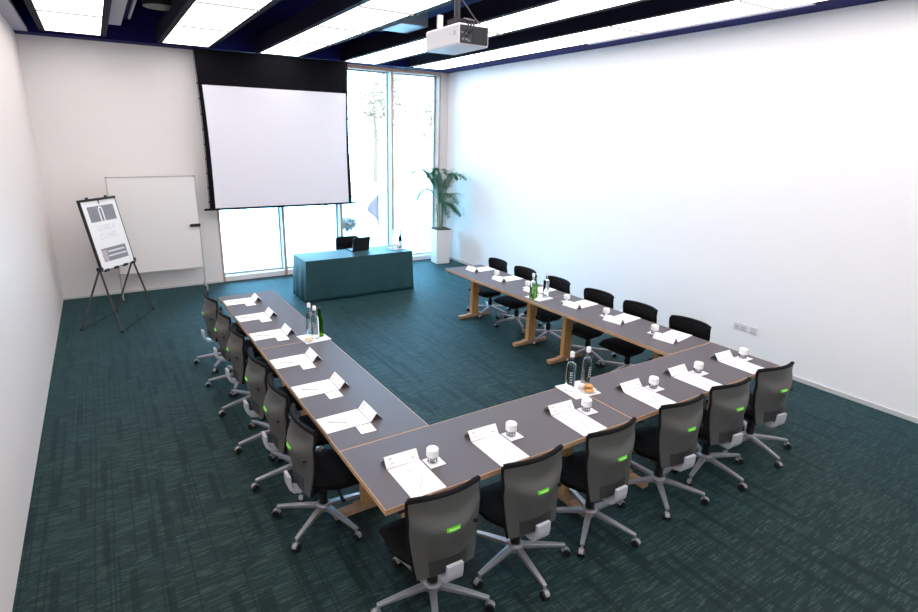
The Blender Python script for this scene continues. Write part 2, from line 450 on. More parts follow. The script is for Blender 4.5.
# ------------------------------------------------------------------ tables
def table(loc, rz, label, inset=.335):
    """top spans x 0..LT, y 0..DT"""
    t = thing('conference_table', label, 'table', loc, rz, 'black topped beech tables set in a U')
    b = B(); box(b, .006, LT-.006, .006, DT-.006, T-.030, T); new_obj('tabletop', b, M['laminate'], t)
    b = B(); e = .006; z0, z1 = T-.034, T-.0008
    box(b, .001, LT-.001, .001, e, z0, z1); box(b, .001, LT-.001, DT-e, DT-.001, z0, z1)
    box(b, .001, e, e, DT-e, z0, z1); box(b, LT-e, LT-.001, e, DT-e, z0, z1); new_obj('edge_band', b, M['beech_x'], t)
    for x in (inset, LT-inset):
        b = B(); box(b, x-.03, x+.03, DT/2-.065, DT/2+.065, .062, T-.076)
        box(b, x-.028, x+.028, .10, DT-.10, T-.076, T-.036)
        lg = new_obj('leg', b, M['beech'], t, bevel=.004)
        b = B(); hexa(b, [(x-.034, .055, .008), (x+.034, .055, .008), (x+.034, DT-.055, .008), (x-.034, DT-.055, .008)],
                      [(x-.034, .055, .052), (x+.034, .055, .052), (x+.034, DT-.055, .052), (x-.034, DT-.055, .052)])
        box(b, x-.033, x+.033, DT/2-.12, DT/2+.12, .052, .066)
        for yy in (.09, DT-.09): cyl(b, (x, yy, 0), (x, yy, .008), .02, seg=12)
        new_obj('foot', b, M['beech_x'], lg, bevel=.004)
    b = B(); box(b, .30, LT-.30, DT/2-.02, DT/2+.02, T-.075, T-.036); new_obj('rail', b, M['black'], t)
    for x in (.1, LT-.1):
        for yy in (.012, DT-.012):
            b = B(); box(b, x-.018, x+.018, yy-.012, yy+.012, T-.055, T-.034); new_obj('link_clip', b, M['black'], t)
    return t
G = .002
table((0, 0, 0), 0, 'black topped beech table at the near left corner of the U', .335)
table((LT, 0, 0), 0, 'black topped beech table at the near right corner of the U, nearest the wall sockets', .335)
table((DT, DT+G, 0), PI/2, 'black topped beech table on the left arm, nearer half, touching the near corner table', .30)
table((DT, DT+LT+2*G, 0), PI/2, 'black topped beech table on the left arm, far half, towards the whiteboard', .30)
table((2*LT, DT+G, 0), PI/2, 'black topped beech table on the right arm, nearer half, before the outlets')
table((2*LT, DT+LT+2*G, 0), PI/2, 'black topped beech table on the right arm, far half, towards the potted palm')

# ------------------------------------------------------------------ chairs
def back_pt(u, t, off=0.0):
    """u -1..1 across, t 0..1 up; returns point on the rear surface of the backrest (sitter faces +y)"""
    hw = .184+.038*min(1, t/.6)**.8 if t < .6 else .222+.004*(t-.6)
    z = .350+.494*t - .012*u**6*t
    tc = .62+.14*u*u                                  # smile shaped lumbar crease
    bul = -.048*math.exp(-((t-tc+.03)/.30)**2) if t < tc else -.048*math.exp(-.01)*math.exp(-((t-tc)/.085)**2)
    y = -.175 + .035*(1-t)**2*0 + .05*(t < 0) + bul*(1-.7*u*u) + .060*u*u*(.35+.65*min(1, t/.6)) - .010*t
    if t < .35: y -= .006*((.35-t)/.35)
    return Vector((u*hw, y+off, z))
def make_chair():
    ch = thing('office_chair', 'x', 'chair', (0, 0, 0), 0, None)
    K = []
    # backrest shell
    us = [i/8-1 for i in range(17)]; ts = [i/20 for i in range(21)]
    f = [[back_pt(u, t) for u in us] for t in ts]; k = [[back_pt(u, t, .012) for u in us] for t in ts]
    b = B(); slab(b, f, k); bs = new_obj('backrest', b, M['mesh'], ch, smooth=True)
    # front pad
    f = [[back_pt(u*.985, .12+.86*t, .0125) for u in us] for t in ts]
    k = [[back_pt(u*.95, .14+.82*t, .036+.014*(1-u*u)) for u in us] for t in ts]
    b = B(); slab(b, f, k); new_obj('back_cushion', b, M['black_fabric'], ch, smooth=True)
    # rim
    b = B(); pts = [back_pt(u, 1.0, .012) + Vector((0, .004*(1-abs(u)), .004)) for u in us]
    tube(b, pts, .0165, 8); new_obj('top_rim', b, M['rim'], ch, smooth=True)
    for s in (-1, 1):
        b = B(); tube(b, [back_pt(s, t, .016)+Vector((s*.003, 0, 0)) for t in ts], .0105, 6); new_obj('side_rim', b, M['rim'], ch, smooth=True)
        if s < 0: continue
        b = B(); p = back_pt(s*.76, .56); cyl(b, p+Vector((0, .004, 0)), p+Vector((0, -.016, 0)), .017, .014, 14); new_obj('knob', b, M['black'], ch, smooth=True)
    # lime tag
    b = B(); N = 6
    f = [[back_pt(-.19+.38*j/N, .612+.041*i, -.003) for j in range(N+1)] for i in (0, 1)]
    k = [[back_pt(-.19+.38*j/N, .612+.041*i, .001) for j in range(N+1)] for i in (0, 1)]
    slab(b, f, k); tg = new_obj('lime_tag', b, M['lime'], bs)
    b = B(); f = [[back_pt(-.14+.28*j/N, .626+.015*i, -.0042) for j in range(N+1)] for i in (0, 1)]
    k = [[back_pt(-.14+.28*j/N, .626+.015*i, -.0029) for j in range(N+1)] for i in (0, 1)]
    slab(b, f, k); # print on the tag is part of the tag
    o2 = new_obj('tag_print', b, M['lime_text'], bs)
    # lower dark panel on the back
    b = B(); f = [[back_pt(-.62+1.24*j/8, .02+.2*i/4, -.004) for j in range(9)] for i in range(5)]
    k = [[back_pt(-.62+1.24*j/8, .02+.2*i/4, .001) for j in range(9)] for i in range(5)]
    slab(b, f, k); new_obj('lower_panel', b, M['mesh_dark'], ch, smooth=True)
    # J shaped support
    prof = [(-.02, .325), (-.10, .312), (-.165, .312), (-.216, .328), (-.240, .358), (-.246, .395), (-.246, .45)]
    o = []
    for i, (y, z) in enumerate(prof):
        a = Vector(prof[min(i+1, len(prof)-1)])-Vector(prof[max(i-1, 0)]); n = Vector((-a.y, a.x)).normalized()*.011
        wd = .028+.022*min(1, i/3)
        o.append((y, z, n, wd))
    f = [[(s*wd, y-n.x, z-n.y) for s in (-1, -.4, .4, 1)] for y, z, n, wd in o]
    k = [[(s*wd, y+n.x, z+n.y) for s in (-1, -.4, .4, 1)] for y, z, n, wd in o]
    b = B(); slab(b, f, k); new_obj('support_bracket', b, M['bracket'], ch, smooth=True)
    # seat
    b = B(); R, C = 12, 12
    def sp(i, j, top):
        u = j/C*2-1; v = i/R
        w = .165+.072*min(1, v/.4)**.8-.012*v; y = -.125+.42*v
        sq = (abs(u)**6); y2 = -.125+.42*(.03*sq+v*(1-.07*sq))
        z = .425-.012*(1-u*u)*math.sin(PI*v) - .04*max(0, v-.8)/.2*.9 if top else .365-.02*v
        if not top: w *= .93; y2 = -.115+.39*(.03*sq+v*(1-.07*sq))
        z -= .022*(abs(u)**8) if top else 0
        return (u*w, y2, z)
    slab(b, [[sp(i, j, True) for j in range(C+1)] for i in range(R+1)], [[sp(i, j, False) for j in range(C+1)] for i in range(R+1)])
    new_obj('seat', b, M['black_fabric'], ch, smooth=True)
    b = B(); hexa(b, [(-.09, -.1, .285), (.09, -.1, .285), (.09, .13, .285), (-.09, .13, .285)], [(-.14, -.12, .338), (.14, -.12, .338), (.14, .15, .338), (-.14, .15, .338)])
    me = new_obj('seat_mechanism', b, M['black'], ch, bevel=.006)
    b = B(); cyl(b, (.1, .06, .31), (.235, .05, .305), .007, seg=8); cyl(b, (.235, .05, .305), (.275, .05, .303), .013, seg=10); new_obj('lever', b, M['black'], me)
    # gas lift and base
    b = B(); lathe(b, [(0, .285), (.024, .285), (.024, .23), (.033, .228), (.033, .135), (.0, .135)], 18); new_obj('gas_lift', b, M['black'], ch, smooth=True)
    b = B(); lathe(b, [(0, .14), (.046, .138), (.056, .122), (.05, .085), (.03, .075), (0, .075)], 20); new_obj('base_hub', b, M['chrome'], ch, smooth=True)
    for a in range(5):
        if a == 0:
            b = B(); n = 7; f = []; k = []
            for i in range(n):
                s = i/(n-1); x = .045+.30*s; z = .125-.022*s-.012*s*s; w = .024-.009*s; h = .032-.014*s
                f.append([(x, -w, z-h), (x, -w*.9, z), (x, w*.9, z), (x, w, z-h)]); k.append(None)
            V = [[b.verts.new(p) for p in r] for r in f]
            for i in range(n-1):
                for j in range(4):
                    b.faces.new((V[i][j], V[i][(j+1) % 4], V[i+1][(j+1) % 4], V[i+1][j]))
            b.faces.new(V[0]); b.faces.new(V[-1][::-1])
            leg = new_obj('base_leg', b, M['chrome'], ch, bevel=.004)
            b = B()
            cyl(b, (.338, 0, .03), (.338, 0, .076), .009, seg=10, mi=1)
            for s in (-1, 1): cyl(b, (.352, s*.006, .0265), (.352, s*.026, .0265), .0265, .0255, 18, mi=0)
            # grey hood over the wheels
            N2 = 10; A = []
            for q in range(N2+1):
                an = PI*(.08+.84*q/N2); A.append([(.352+.030*math.cos(an), s*.0145, .0268+.030*math.sin(an)) for s in (-1, 1)])
            A2 = [[(.352+.0275*(p[0]-.352)/.030, p[1], .0268+.0275*(p[2]-.0268)/.030) for p in r] for r in A]
            slab(b, A, A2, 1)
            cs = new_obj('caster', b, [M['black'], M['hood']], leg, smooth=True)
            leg0 = leg
        else:
            leg = leg0.copy(); COL.objects.link(leg); leg.parent = ch
            c2 = cs.copy(); COL.objects.link(c2); c2.parent = leg
        leg.rotation_euler = (0, 0, a*2*PI/5)
    return ch
chair0 = make_chair(); first = [True]
bpy.context.view_layer.update()
def put_chair(x, y, rz, phase, label, group):
    """phase: world angle of one base leg, degrees"""
    c = chair0 if first[0] else copy_tree(chair0)
    first[0] = False
    c.location = (x, y, 0); c.rotation_euler = (0, 0, math.radians(rz))
    legs = [k for k in c.children if k.name.startswith('base_leg')]
    for i, k in enumerate(legs):
        k.rotation_euler = (0, 0, math.radians(phase-rz+72*i))
        for q in k.children: q.rotation_euler = (0, 0, 0)
    c['label'] = label; c['group'] = group
    return c
CHAIRS = []
NX = [.285, .91, 1.62, 2.395, 3.02, 3.69]
LY = [1.02, 1.62, 2.25, 3.03, 3.67, 4.35]
RY = [1.0, 1.65, 2.28, 3.02, 3.71, 4.37]
ordn = ['first', 'second', 'third', 'fourth', 'fifth', 'sixth']
cph = [28, 47, 0, 13, 52, 36]; cyaw = [-2, -1, 0, -4, -5, -7]
for i in range(6):
    CHAIRS.append((NX[i]+[.02, .03, .01, 0, 0, 0][i], .0, cyaw[i], cph[i], 'grey mesh-backed chair at the near table run, %s from its left corner' % ordn[i], 'chairs along the near table run'))
lph = [74, 39, 43, 48, 31, 20]; lyaw = [-90, -91, -88, -90, -89, -86]
for i in range(6):
    CHAIRS.append((0.0-[0, 0, .0, .0, .0, .02][i], LY[i], lyaw[i], lph[i], 'grey mesh-backed chair on the left arm of the U, %s from the near corner' % ordn[i], 'chairs along the left table arm'))
rph = [12, 40, 40, 55, 30, 64]; ryaw = [93, 91, 92, 88, 91, 89]
for i in range(6):
    CHAIRS.append((4.0, RY[i], ryaw[i], rph[i], 'black-fronted office chair before the right wall, %s from the near corner' % ordn[i], 'chairs along the right table arm'))
CHAIRS.append((2.80, 7.22, 180, 20, 'black office chair behind the teal-clothed desk', None))
bpy.context.view_layer.update()
for a in CHAIRS:
    c = put_chair(*a)
    if a[5] is None and 'group' in c: del c['group']

# ------------------------------------------------------------------ place settings
def local(x, y, rz):
    r = Matrix.Rotation(rz, 4, 'Z')
    return lambda p: r @ Vector(p) + Vector((x, y, T))
def sheet_mesh():
    b = B(); box(b, -.112, .112, 0, .318, .0006, .0022)
    def q(x0, x1, y0, y1, mi=1): box(b, x0, x1, y0, y1, .0022, .0026, mi)
    q(-.012, .012, .232, .25); q(-.04, .04, .214, .22); q(-.02, .045, .204, .208, 2)
    for j in range(4): q(-.06, .05+.008*(j % 2), .165-.012*j, .169-.012*j, 2)
    return b
def tent_mesh():
    b = B(); hw, th = .112, .0012
    A = (.0, .056)
    for s in (-1, 1):
        y0 = s*.045
        n = Vector((s*.056, .045)).normalized()*th
        hexa(b, [(-hw, y0, .0008), (hw, y0, .0008), (hw, y0+s*.0016, .0008), (-hw, y0+s*.0016, .0008)],
             [(-hw, A[0], A[1]), (hw, A[0], A[1]), (hw, A[0]+s*.0016, A[1]+.0006), (-hw, A[0]+s*.0016, A[1]+.0006)])
    # small printed marks on the panel facing the sitter (y<0)
    def on(u, v): # v: 0 bottom .. 1 top
        y = -.0466+.045*v-.0004; z = .001+.0552*v; return Vector((u, y-.0008, z+.0003))
    for u0, u1, v0, v1 in ((-.09, -.062, .68, .8), (-.088, -.05, .3, .38), (.06, .085, .3, .42)):
        b.faces.new([b.verts.new(on(u, v)) for u, v in ((u0, v0), (u1, v0), (u1, v1), (u0, v1))]).material_index = 1
    return b
sheet = sheet_mesh(); s_me = None
protos = {}
def inst(name, maker, mats, label, cat, group, loc, rz, **k):
    if name in protos:
        o = copy_tree(protos[name])
    else:
        o = maker(); protos[name] = o
        bpy.context.view_layer.update()
    o.location = loc; o.rotation_euler = (0, 0, rz); tag(o, label, cat, group)
    return o
def mk_sheet(): return new_obj('agenda_sheet', sheet_mesh(), [M['paper'], M['ink'], M['ink_pale']])
def mk_tent(): return new_obj('name_card', tent_mesh(), [M['paper'], M['ink']])
def mk_pen():
    b = B(); cyl(b, (0, -.07, .0), (0, .058, .0), .0036, seg=8); cyl(b, (0, .058, 0), (0, .07, 0), .0036, .0008, 8)
    o = new_obj('pen', b, M['pen'], smooth=True)
    b = B(); box(b, -.001, .001, -.068, -.03, .0036, .0055); new_obj('clip', b, M['board_frame'], o); return o
def mk_coaster():
    b = B(); box(b, -.055, .055, -.055, .055, .0004, .0022)
    for j in range(3): box(b, -.03, .03-.012*j, .006-.014*j, .011-.014*j, .0022, .0025, 1)
    return new_obj('coaster', b, [M['paper'], M['ink']])
def mk_glass():
    b = B(); lathe(b, [(0, 0), (.030, 0), (.0335, .004), (.0365, .082), (.0350, .082), (.032, .008), (0, .007)], 24)
    o = new_obj('drinking_glass', b, M['tumbler'], smooth=True)
    b = B(); n = 36
    prof = [(.0378, .040), (.0385, .066), (.0375, .086), (.033, .091), (.0, .092)]
    rings = []
    for r, z in prof:
        if r == 0: rings.append([b.verts.new((0, 0, z))]); continue
        rings.append([b.verts.new(((r+(.0012 if k % 2 and z < .08 else 0))*math.cos(2*PI*k/n), (r+(.0012 if k % 2 and z < .08 else 0))*math.sin(2*PI*k/n), z)) for k in range(n)])
    for a, c in zip(rings, rings[1:]):
        for k in range(n):
            q = list(dict.fromkeys([a[k], a[(k+1) % n], c[(k+1) % len(c)], c[k % len(c)]]))
            b.faces.new(q)
    box(b, -.016, .016, .002, .007, .0915, .0926, 1); box(b, -.01, .01, -.008, -.004, .0915, .0926, 1)
    new_obj('paper_cap', b, [M['cap_white'], M['ink']], o)
    return o
sets = []
for i in range(6): sets.append(((NX[i]), .004, 0, 'near', i, True, 'the near table run, %s seat from its left corner' % ordn[i]))
for i in range(6): sets.append((.004, LY[i], -PI/2, 'left', i, False, 'the left table arm, %s seat from the near corner' % ordn[i]))
for i in range(6): sets.append((2*LT-.004, RY[i], PI/2, 'right', i, i < 5, 'the right table arm, %s seat from the near corner' % ordn[i]))
for x, y, rz, side, i, has_glass, where in sets:
    jz = math.radians(rnd.uniform(-1.5, 1.5))
    if side == 'right': jz += math.radians([8, 7, 6, 4, 3, 2][i])
    P = local(x, y, rz+jz)
    inst('sheet', mk_sheet, None, 'white agenda sheet on ' + where, 'paper', 'agenda sheets', P((0, .006, .0)), rz+jz)
    inst('tent', mk_tent, None, 'white folded name card on ' + where, 'name card', 'folded name cards', P((0, .376, .0008)), rz+jz+math.radians(rnd.uniform(-2, 2)))
    inst('pen', mk_pen, None, 'slim pen on ' + where, 'pen', 'pens on the agenda sheets', P((.008+rnd.uniform(-.01, .01), .125, .0062)), rz+jz+math.radians(-28+rnd.uniform(-5, 5)))
    cx, cy = (.178, .262)
    inst('coaster', mk_coaster, None, 'square white paper coaster on ' + where, 'coaster', 'paper coasters', P((cx, cy, 0)), rz+jz+math.radians(rnd.uniform(-4, 4)))
    if has_glass:
        inst('glass', mk_glass, None, 'paper-capped drinking glass on ' + where, 'glass', 'capped drinking glasses', P((cx-.005, cy+.012, .003)), rz+jz)

# ------------------------------------------------------------------ bottles, napkins, biscuits
def mk_clear():
    b = B(); lathe(b, [(0, 0), (.034, 0), (.038, .006), (.038, .215), (.034, .232), (.017, .245), (.0145, .262), (.0145, .292), (0, .292)], 28)
    o = new_obj('water_bottle', b, M['bottle_clear'], smooth=True)
    b = B(); lathe(b, [(0, .293), (.0175, .293), (.0175, .330), (.015, .334), (0, .334)], 20); new_obj('cap', b, M['cap_white'], o, smooth=True)
    b = B(); n = 8
    for j in range(5):
        z = .165-.02*j; a0 = -2.2-.35+.05*(j % 2)
        for k in range(n-1):
            p = [(.0384*math.cos(a0+.09*(k+e)), .0384*math.sin(a0+.09*(k+e)), z+h) for e, h in ((0, 0), (.7, 0), (.7, .009), (0, .009))]
            b.faces.new([b.verts.new(q) for q in p])
    new_obj('printed_label', b, M['ink'], o)
    return o
def mk_green():
    b = B(); lathe(b, [(0, 0), (.030, 0), (.033, .006), (.033, .13), (.028, .17), (.016, .225), (.0135, .245), (.0135, .276), (0, .276)], 24)
    o = new_obj('mineral_water_bottle', b, M['bottle_green'], smooth=True)
    b = B(); lathe(b, [(0, .277), (.0155, .277), (.0155, .300), (0, .303)], 18); new_obj('cap', b, M['black'], o, smooth=True)
    return o
def mk_dark():
    b = B(); lathe(b, [(0, 0), (.033, 0), (.035, .006), (.035, .16), (.028, .19), (.0165, .225), (.0145, .30), (0, .30)], 24)
    o = new_obj('wine_bottle', b, M['bottle_dark'], smooth=True)
    b = B(); lathe(b, [(0, .301), (.0165, .301), (.0165, .325), (0, .328)], 18); new_obj('cap', b, M['black'], o, smooth=True)
    b = B(); lathe(b, [(.0355, .07), (.0355, .12)], 24); new_obj('paper_label', b, M['ink_pale'], o, smooth=True)
    return o
def mk_napkin():
    b = B(); n = 12
    f = [[(-.13+.26*j/n, -.13+.26*i/n, .0022+.0006*math.sin(i*2.1+j)) for j in range(n+1)] for i in range(n+1)]
    k = [[(-.13+.26*j/n, -.13+.26*i/n, .0005) for j in range(n+1)] for i in range(n+1)]
    slab(b, f, k); return new_obj('paper_napkin', b, M['napkin'], smooth=True)
def mk_plate():
    b = B(); lathe(b, [(0, 0), (.04, 0), (.045, .003), (.068, .010), (.068, .012), (.044, .0065), (0, .005)], 32)
    return new_obj('side_plate', b, M['china'], smooth=True)
def biscuit(label, loc, r, th, m, tilt, group, scallop=0):
    b = B(); n = 20
    rings = []
    for rr, z in ((0, 0), (.9, 0), (1, .3), (1, .7), (.85, 1), (0, 1.02)):
        if rr == 0: rings.append([b.verts.new((0, 0, z*th))]); continue
        rings.append([b.verts.new((rr*r*(1+scallop*math.sin(6*2*PI*k/n))*math.cos(2*PI*k/n), rr*r*math.sin(2*PI*k/n)*.92, z*th)) for k in range(n)])
    for a, c in zip(rings, rings[1:]):
        for k in range(n):
            b.faces.new(list(dict.fromkeys([a[k % len(a)], a[(k+1) % len(a)], c[(k+1) % len(c)], c[k % len(c)]])))
    o = new_obj('biscuit', b, m, smooth=True); o.location = loc; o.rotation_euler = tilt
    return tag(o, label, 'biscuit', group)
TZ = T
def napkin(x, y, rz, lab): return inst('napkin', mk_napkin, None, lab, 'napkin', None, (x, y, TZ), rz)
napkin(2.0, .555, math.radians(-4), 'square white paper napkin under the two bottles on the near table run')
napkin(.545, 2.725, math.radians(4), 'square white paper napkin under the bottles on the left table arm')
napkin(3.535, 2.745, math.radians(4), 'square white paper napkin under the bottles on the right table arm')
NZ = TZ+.0034
inst('clear', mk_clear, None, 'clear water bottle with white cap, left one on the near table run', 'bottle', 'clear water bottles', (1.925, .575, NZ), 0)
inst('clear', mk_clear, None, 'clear water bottle with white cap behind the biscuits on the near table run', 'bottle', 'clear water bottles', (2.115, .585, NZ), .6)
inst('clear', mk_clear, None, 'clear water bottle on the left table arm, the one nearest the window', 'bottle', 'clear water bottles', (.540, 2.82, NZ), 0)
inst('clear', mk_clear, None, 'clear water bottle standing right against the green bottle on the left table arm', 'bottle', 'clear water bottles', (.555, 2.70, NZ), 0)
inst('green', mk_green, None, 'green glass bottle on the left table arm', 'bottle', 'green bottles', (.618, 2.735, NZ), 0)
inst('clear', mk_clear, None, 'clear water bottle in front of the green bottle on the right table arm', 'bottle', 'clear water bottles', (3.405, 2.73, NZ), 0)
inst('green', mk_green, None, 'green glass bottle on the right table arm', 'bottle', 'green bottles', (3.475, 2.765, NZ), 0)
inst('clear', mk_clear, None, 'clear water bottle on the right table arm, on the chair side of the napkin', 'bottle', 'clear water bottles', (3.60, 2.70, NZ), 0)
def plate(x, y, lab): return inst('plate', mk_plate, None, lab, 'plate', None, (x, y, NZ), 0)
plate(2.055, .500, 'small white plate of biscuits on the near table run')
plate(.480, 2.675, 'small white plate of pale biscuits on the left table arm')
plate(3.545, 2.83, 'small white plate of pale biscuits on the right table arm')
bz = NZ+.0072
biscuit('golden biscuit lying lowest at the front of the plate on the near table', (2.045, .475, bz), .040, .016, M['biscuit'], (0, 0, .3), 'biscuits on the near plate')
biscuit('golden biscuit at the right of the plate on the near table', (2.098, .525, bz+.0045), .034, .014, M['biscuit'], (0.03, -.06, 1.0), 'biscuits on the near plate')
biscuit('golden biscuit at the back of the plate on the near table', (2.028, .545, bz+.001), .030, .014, M['biscuit_pale'], (0, 0, 2), 'biscuits on the near plate')
biscuit('golden biscuit lying across the top of the biscuit pile', (2.066, .508, bz+.0235), .040, .015, M['biscuit'], (.05, .08, .6), 'biscuits on the near plate', .05)
biscuit('sugar-white round biscuit on top of the pile beside the bottle', (2.018, .535, bz+.0195), .024, .026, M['mint'], (0, .1, 0), 'biscuits on the near plate')
for (px, py), side in (((.480, 2.675), 'left'), ((3.545, 2.83), 'right')):
    for k, (dx, dy, w) in enumerate(((-.02, .012, 'nearest the window'), (.024, .01, 'nearest the bottles' if side == 'left' else 'nearest the chairs'), (.0, -.03, 'nearest the camera side'))):
        biscuit('pale shortbread on the %s table arm plate, %s' % (side, w), (px+dx, py+dy, bz), .021, .014, M['biscuit_pale'], (0, 0, k), 'pale biscuits on the %s plate' % side)

# ------------------------------------------------------------------ covered desk
DX0, DX1, DY0, DY1, DZ = 1.62, 3.60, 6.235, 6.90, .71
cl = B()
per = []
def side_pts(p, q, n): return [Vector(p).lerp(Vector(q), i/n) for i in range(n)]
cor = [(DX0, DY0), (DX1, DY0), (DX1, DY1), (DX0, DY1)]
nn = [40, 16, 40, 16]; ring0 = []
for k in range(4): ring0 += [(v, k) for v in side_pts(cor[k]+(0,), cor[(k+1) % 4]+(0,), nn[k])]
nrm = [Vector((0, -1, 0)), Vector((1, 0, 0)), Vector((0, 1, 0)), Vector((-1, 0, 0))]
rows = []
Ntot = len(ring0); ctr = Vector(((DX0+DX1)/2, (DY0+DY1)/2, 0))
for r in range(11):
    h = r/10; row = []
    for i, (v, k) in enumerate(ring0):
        s = i
        w = .012*h*math.sin(i*.9)+.008*h*math.sin(i*.37+1)
        # soft corner folds
        dmin = min((v-Vector(c+(0,))).length for c in cor)
        cf = max(0, 1-dmin/.16)
        out = nrm[k]
        if dmin < 1e-6: out = (nrm[k]+nrm[k-1]).normalized()
        off = (.004+.008*h**1.3+w)*(1-.35*cf*h)+.035*cf*cf*h
        if v.x-DX0 < 1e-6 and k == 3: off += .02*h*math.sin(h*2.5)
        z = DZ*(1-h)+.004
        row.append(cl.verts.new((v.x+out.x*off, v.y+out.y*off, z)))
    rows.append(row)
for r in range(10):
    for i in range(Ntot):
        cl.faces.new((rows[r][i], rows[r+1][i], rows[r+1][(i+1) % Ntot], rows[r][(i+1) % Ntot]))
cl.faces.new(rows[0])
o = new_obj('tablecloth', cl, M['cloth'], smooth=True)
md = o.modifiers.new('Solid', 'SOLIDIFY'); md.thickness = .003; md.offset = -1
tag(o, 'teal floor-length tablecloth covering the desk in front of the windows', 'tablecloth')
t = thing('desk', 'desk hidden under the teal tablecloth before the windows', 'table', (0, 0, 0))
b = B(); box(b, DX0+.006, DX1-.006, DY0+.006, DY1-.006, DZ-.03, DZ-.001); new_obj('desk_top', b, M['laminate'], t)
for x in (DX0+.1, DX1-.1):
    for y in (DY0+.08, DY1-.08):
        b = B(); box(b, x-.025, x+.025, y-.025, y+.025, 0, DZ-.03); new_obj('leg', b, M['beech'], t)
DZ2 = DZ+.0045
t = thing('laptop', 'black laptop open on the teal-clothed desk, its lid towards the room', 'laptop', (2.76, 6.62, DZ2), math.radians(186))
b = B(); box(b, -.17, .17, -.24, 0, .001, .018); box(b, -.15, .15, -.14, -.03, .018, .0186, 0); new_obj('keyboard_base', b, M['black'], t, bevel=.003)
b = B(); Mx = Matrix.Translation((0, .002, .018)) @ Matrix.Rotation(math.radians(-14), 4, 'X')
box(b, -.17, .17, -.006, .006, .002, .25, 0, Mx); new_obj('screen_lid', b, M['black'], t, bevel=.003)
inst('napkin', mk_napkin, None, 'white paper napkin on the right end of the teal desk', 'napkin', None, (3.47, 6.60, DZ2), .1)
inst('clear', mk_clear, None, 'clear water bottle on the teal desk, left of the dark bottle', 'bottle', 'clear water bottles', (3.44, 6.66, DZ2+.0034), 0)
inst('dark', mk_dark, None, 'dark glass bottle on the right end of the teal desk', 'bottle', None, (3.555, 6.615, DZ2+.0034), 0)
inst('glass', mk_glass, None, 'paper-capped drinking glass on the teal desk, beside the clear bottle', 'glass', 'capped drinking glasses', (3.40, 6.55, DZ2+.0034), 0)
inst('glass', mk_glass, None, 'paper-capped drinking glass on the teal desk, between the two bottles', 'glass', 'capped drinking glasses', (3.49, 6.55, DZ2+.0034), 0)

# ------------------------------------------------------------------ projection screen
SY = 8.03
t = thing('projection_screen', 'pull-down projection screen with black drop in front of the windows', 'projection screen', (0, SY, 0))
ZT, ZB, ZTOP = 3.475, 1.42, H-.004
def sx(z, s):   # concave side edges
    f = (ZT-z)/(ZT-ZB) if z < ZT else 0
    bow = .028*math.sin(PI*max(0, min(1, (ZTOP-z)/(ZTOP-ZB))))
    return (.505+bow+.02*(ZTOP-z)/(ZTOP-ZB)) if s < 0 else (3.185-bow+.02*(ZTOP-z)/(ZTOP-ZB))
zs = [ZB+(ZT-ZB)*i/16 for i in range(17)]
bwl = lambda z: .062+.03*(ZT-z)/(ZT-ZB)
bwr = lambda z: .032+.035*(ZT-z)/(ZT-ZB)
def strip(fx0, fx1, zz, y0, y1, m, name):
    b = B(); n = 6
    f = [[(fx0(z)+(fx1(z)-fx0(z))*j/n, y0, z) for j in range(n+1)] for z in zz]
    k = [[(fx0(z)+(fx1(z)-fx0(z))*j/n, y1, z) for j in range(n+1)] for z in zz]
    slab(b, f, k, 0, 1); return new_obj(name, b, [m, M['screen_black']], t)
strip(lambda z: sx(z, -1)+bwl(z), lambda z: sx(z, 1)-bwr(z), zs, -.002, .002, M['screen_white'], 'screen_surface')
strip(lambda z: sx(z, -1), lambda z: sx(z, -1)+bwl(z), zs, -.0025, .0025, M['screen_black'], 'black_border')
strip(lambda z: sx(z, 1)-bwr(z), lambda z: sx(z, 1), zs, -.0025, .0025, M['screen_black'], 'black_border')
zt = [ZT+(ZTOP-ZT)*i/5 for i in range(6)]
strip(lambda z: sx(z, -1), lambda z: sx(z, 1), zt, -.0025, .0025, M['screen_black'], 'black_drop')
b = B(); box(b, .43, 3.29, -.014, .014, ZB-.032, ZB+.004); new_obj('bottom_bar', b, M['screen_black'], t, bevel=.004)
for s in (-1, 1):
    b = B(); off = -.012 if s < 0 else .012
    tube(b, [(sx(z, s)+off, 0, z) for z in [ZB-.02]+zs+zt[1:]], .004, 6)
    cb = new_obj('tension_cable', b, M['cable'], t)
    for i in range(9):
        b = B(); z = ZB+.12+i*(ZT-ZB-.1)/8; x = sx(z, s); x0, x1 = sorted((x, x+off*1.6)); box(b, x0, x1, -.003, .003, z-.012, z+.012)
        new_obj('cable_tab', b, M['cable'], t)

# ------------------------------------------------------------------ whiteboard
t = thing('mobile_whiteboard', 'white mobile whiteboard on casters against the back wall', 'whiteboard', (-.335, 7.98, 0))
b = B(); box(b, -.645, .645, -.008, .008, .415, 1.985); new_obj('board_panel', b, M['board'], t)
b = B()
for x in (-.66, .645): box(b, x, x+.015, -.013, .013, .40, 2.0)
box(b, -.645, .645, -.013, .013, .40, .415); box(b, -.645, .645, -.013, .013, 1.985, 2.0); new_obj('board_frame', b, M['board_frame'], t)
b = B()
for x in (-.66, .635): box(b, x, x+.025, -.013, .013, 1.978, 2.004)
new_obj('corner_caps', b, M['ink_dark'], t)
for x in (-.652, .652):
    b = B(); box(b, x-.012, x+.012, .014, .034, .07, 1.2); box(b, x-.012, x+.012, -.20, .20, .07, .095)
    lg = new_obj('leg', b, M['board_frame'], t)
    for y in (-.18, .18):
        b = B(); cyl(b, (x-.012, y, .03), (x+.012, y, .03), .03, seg=16); cyl(b, (x, y, .03), (x, y, .07), .008, seg=8); new_obj('caster', b, M['hood'], lg, smooth=True)
b = B(); box(b, .50, .665, -.045, -.014, 1.135, 1.185); new_obj('clamp_handle', b, M['black'], t, bevel=.006)

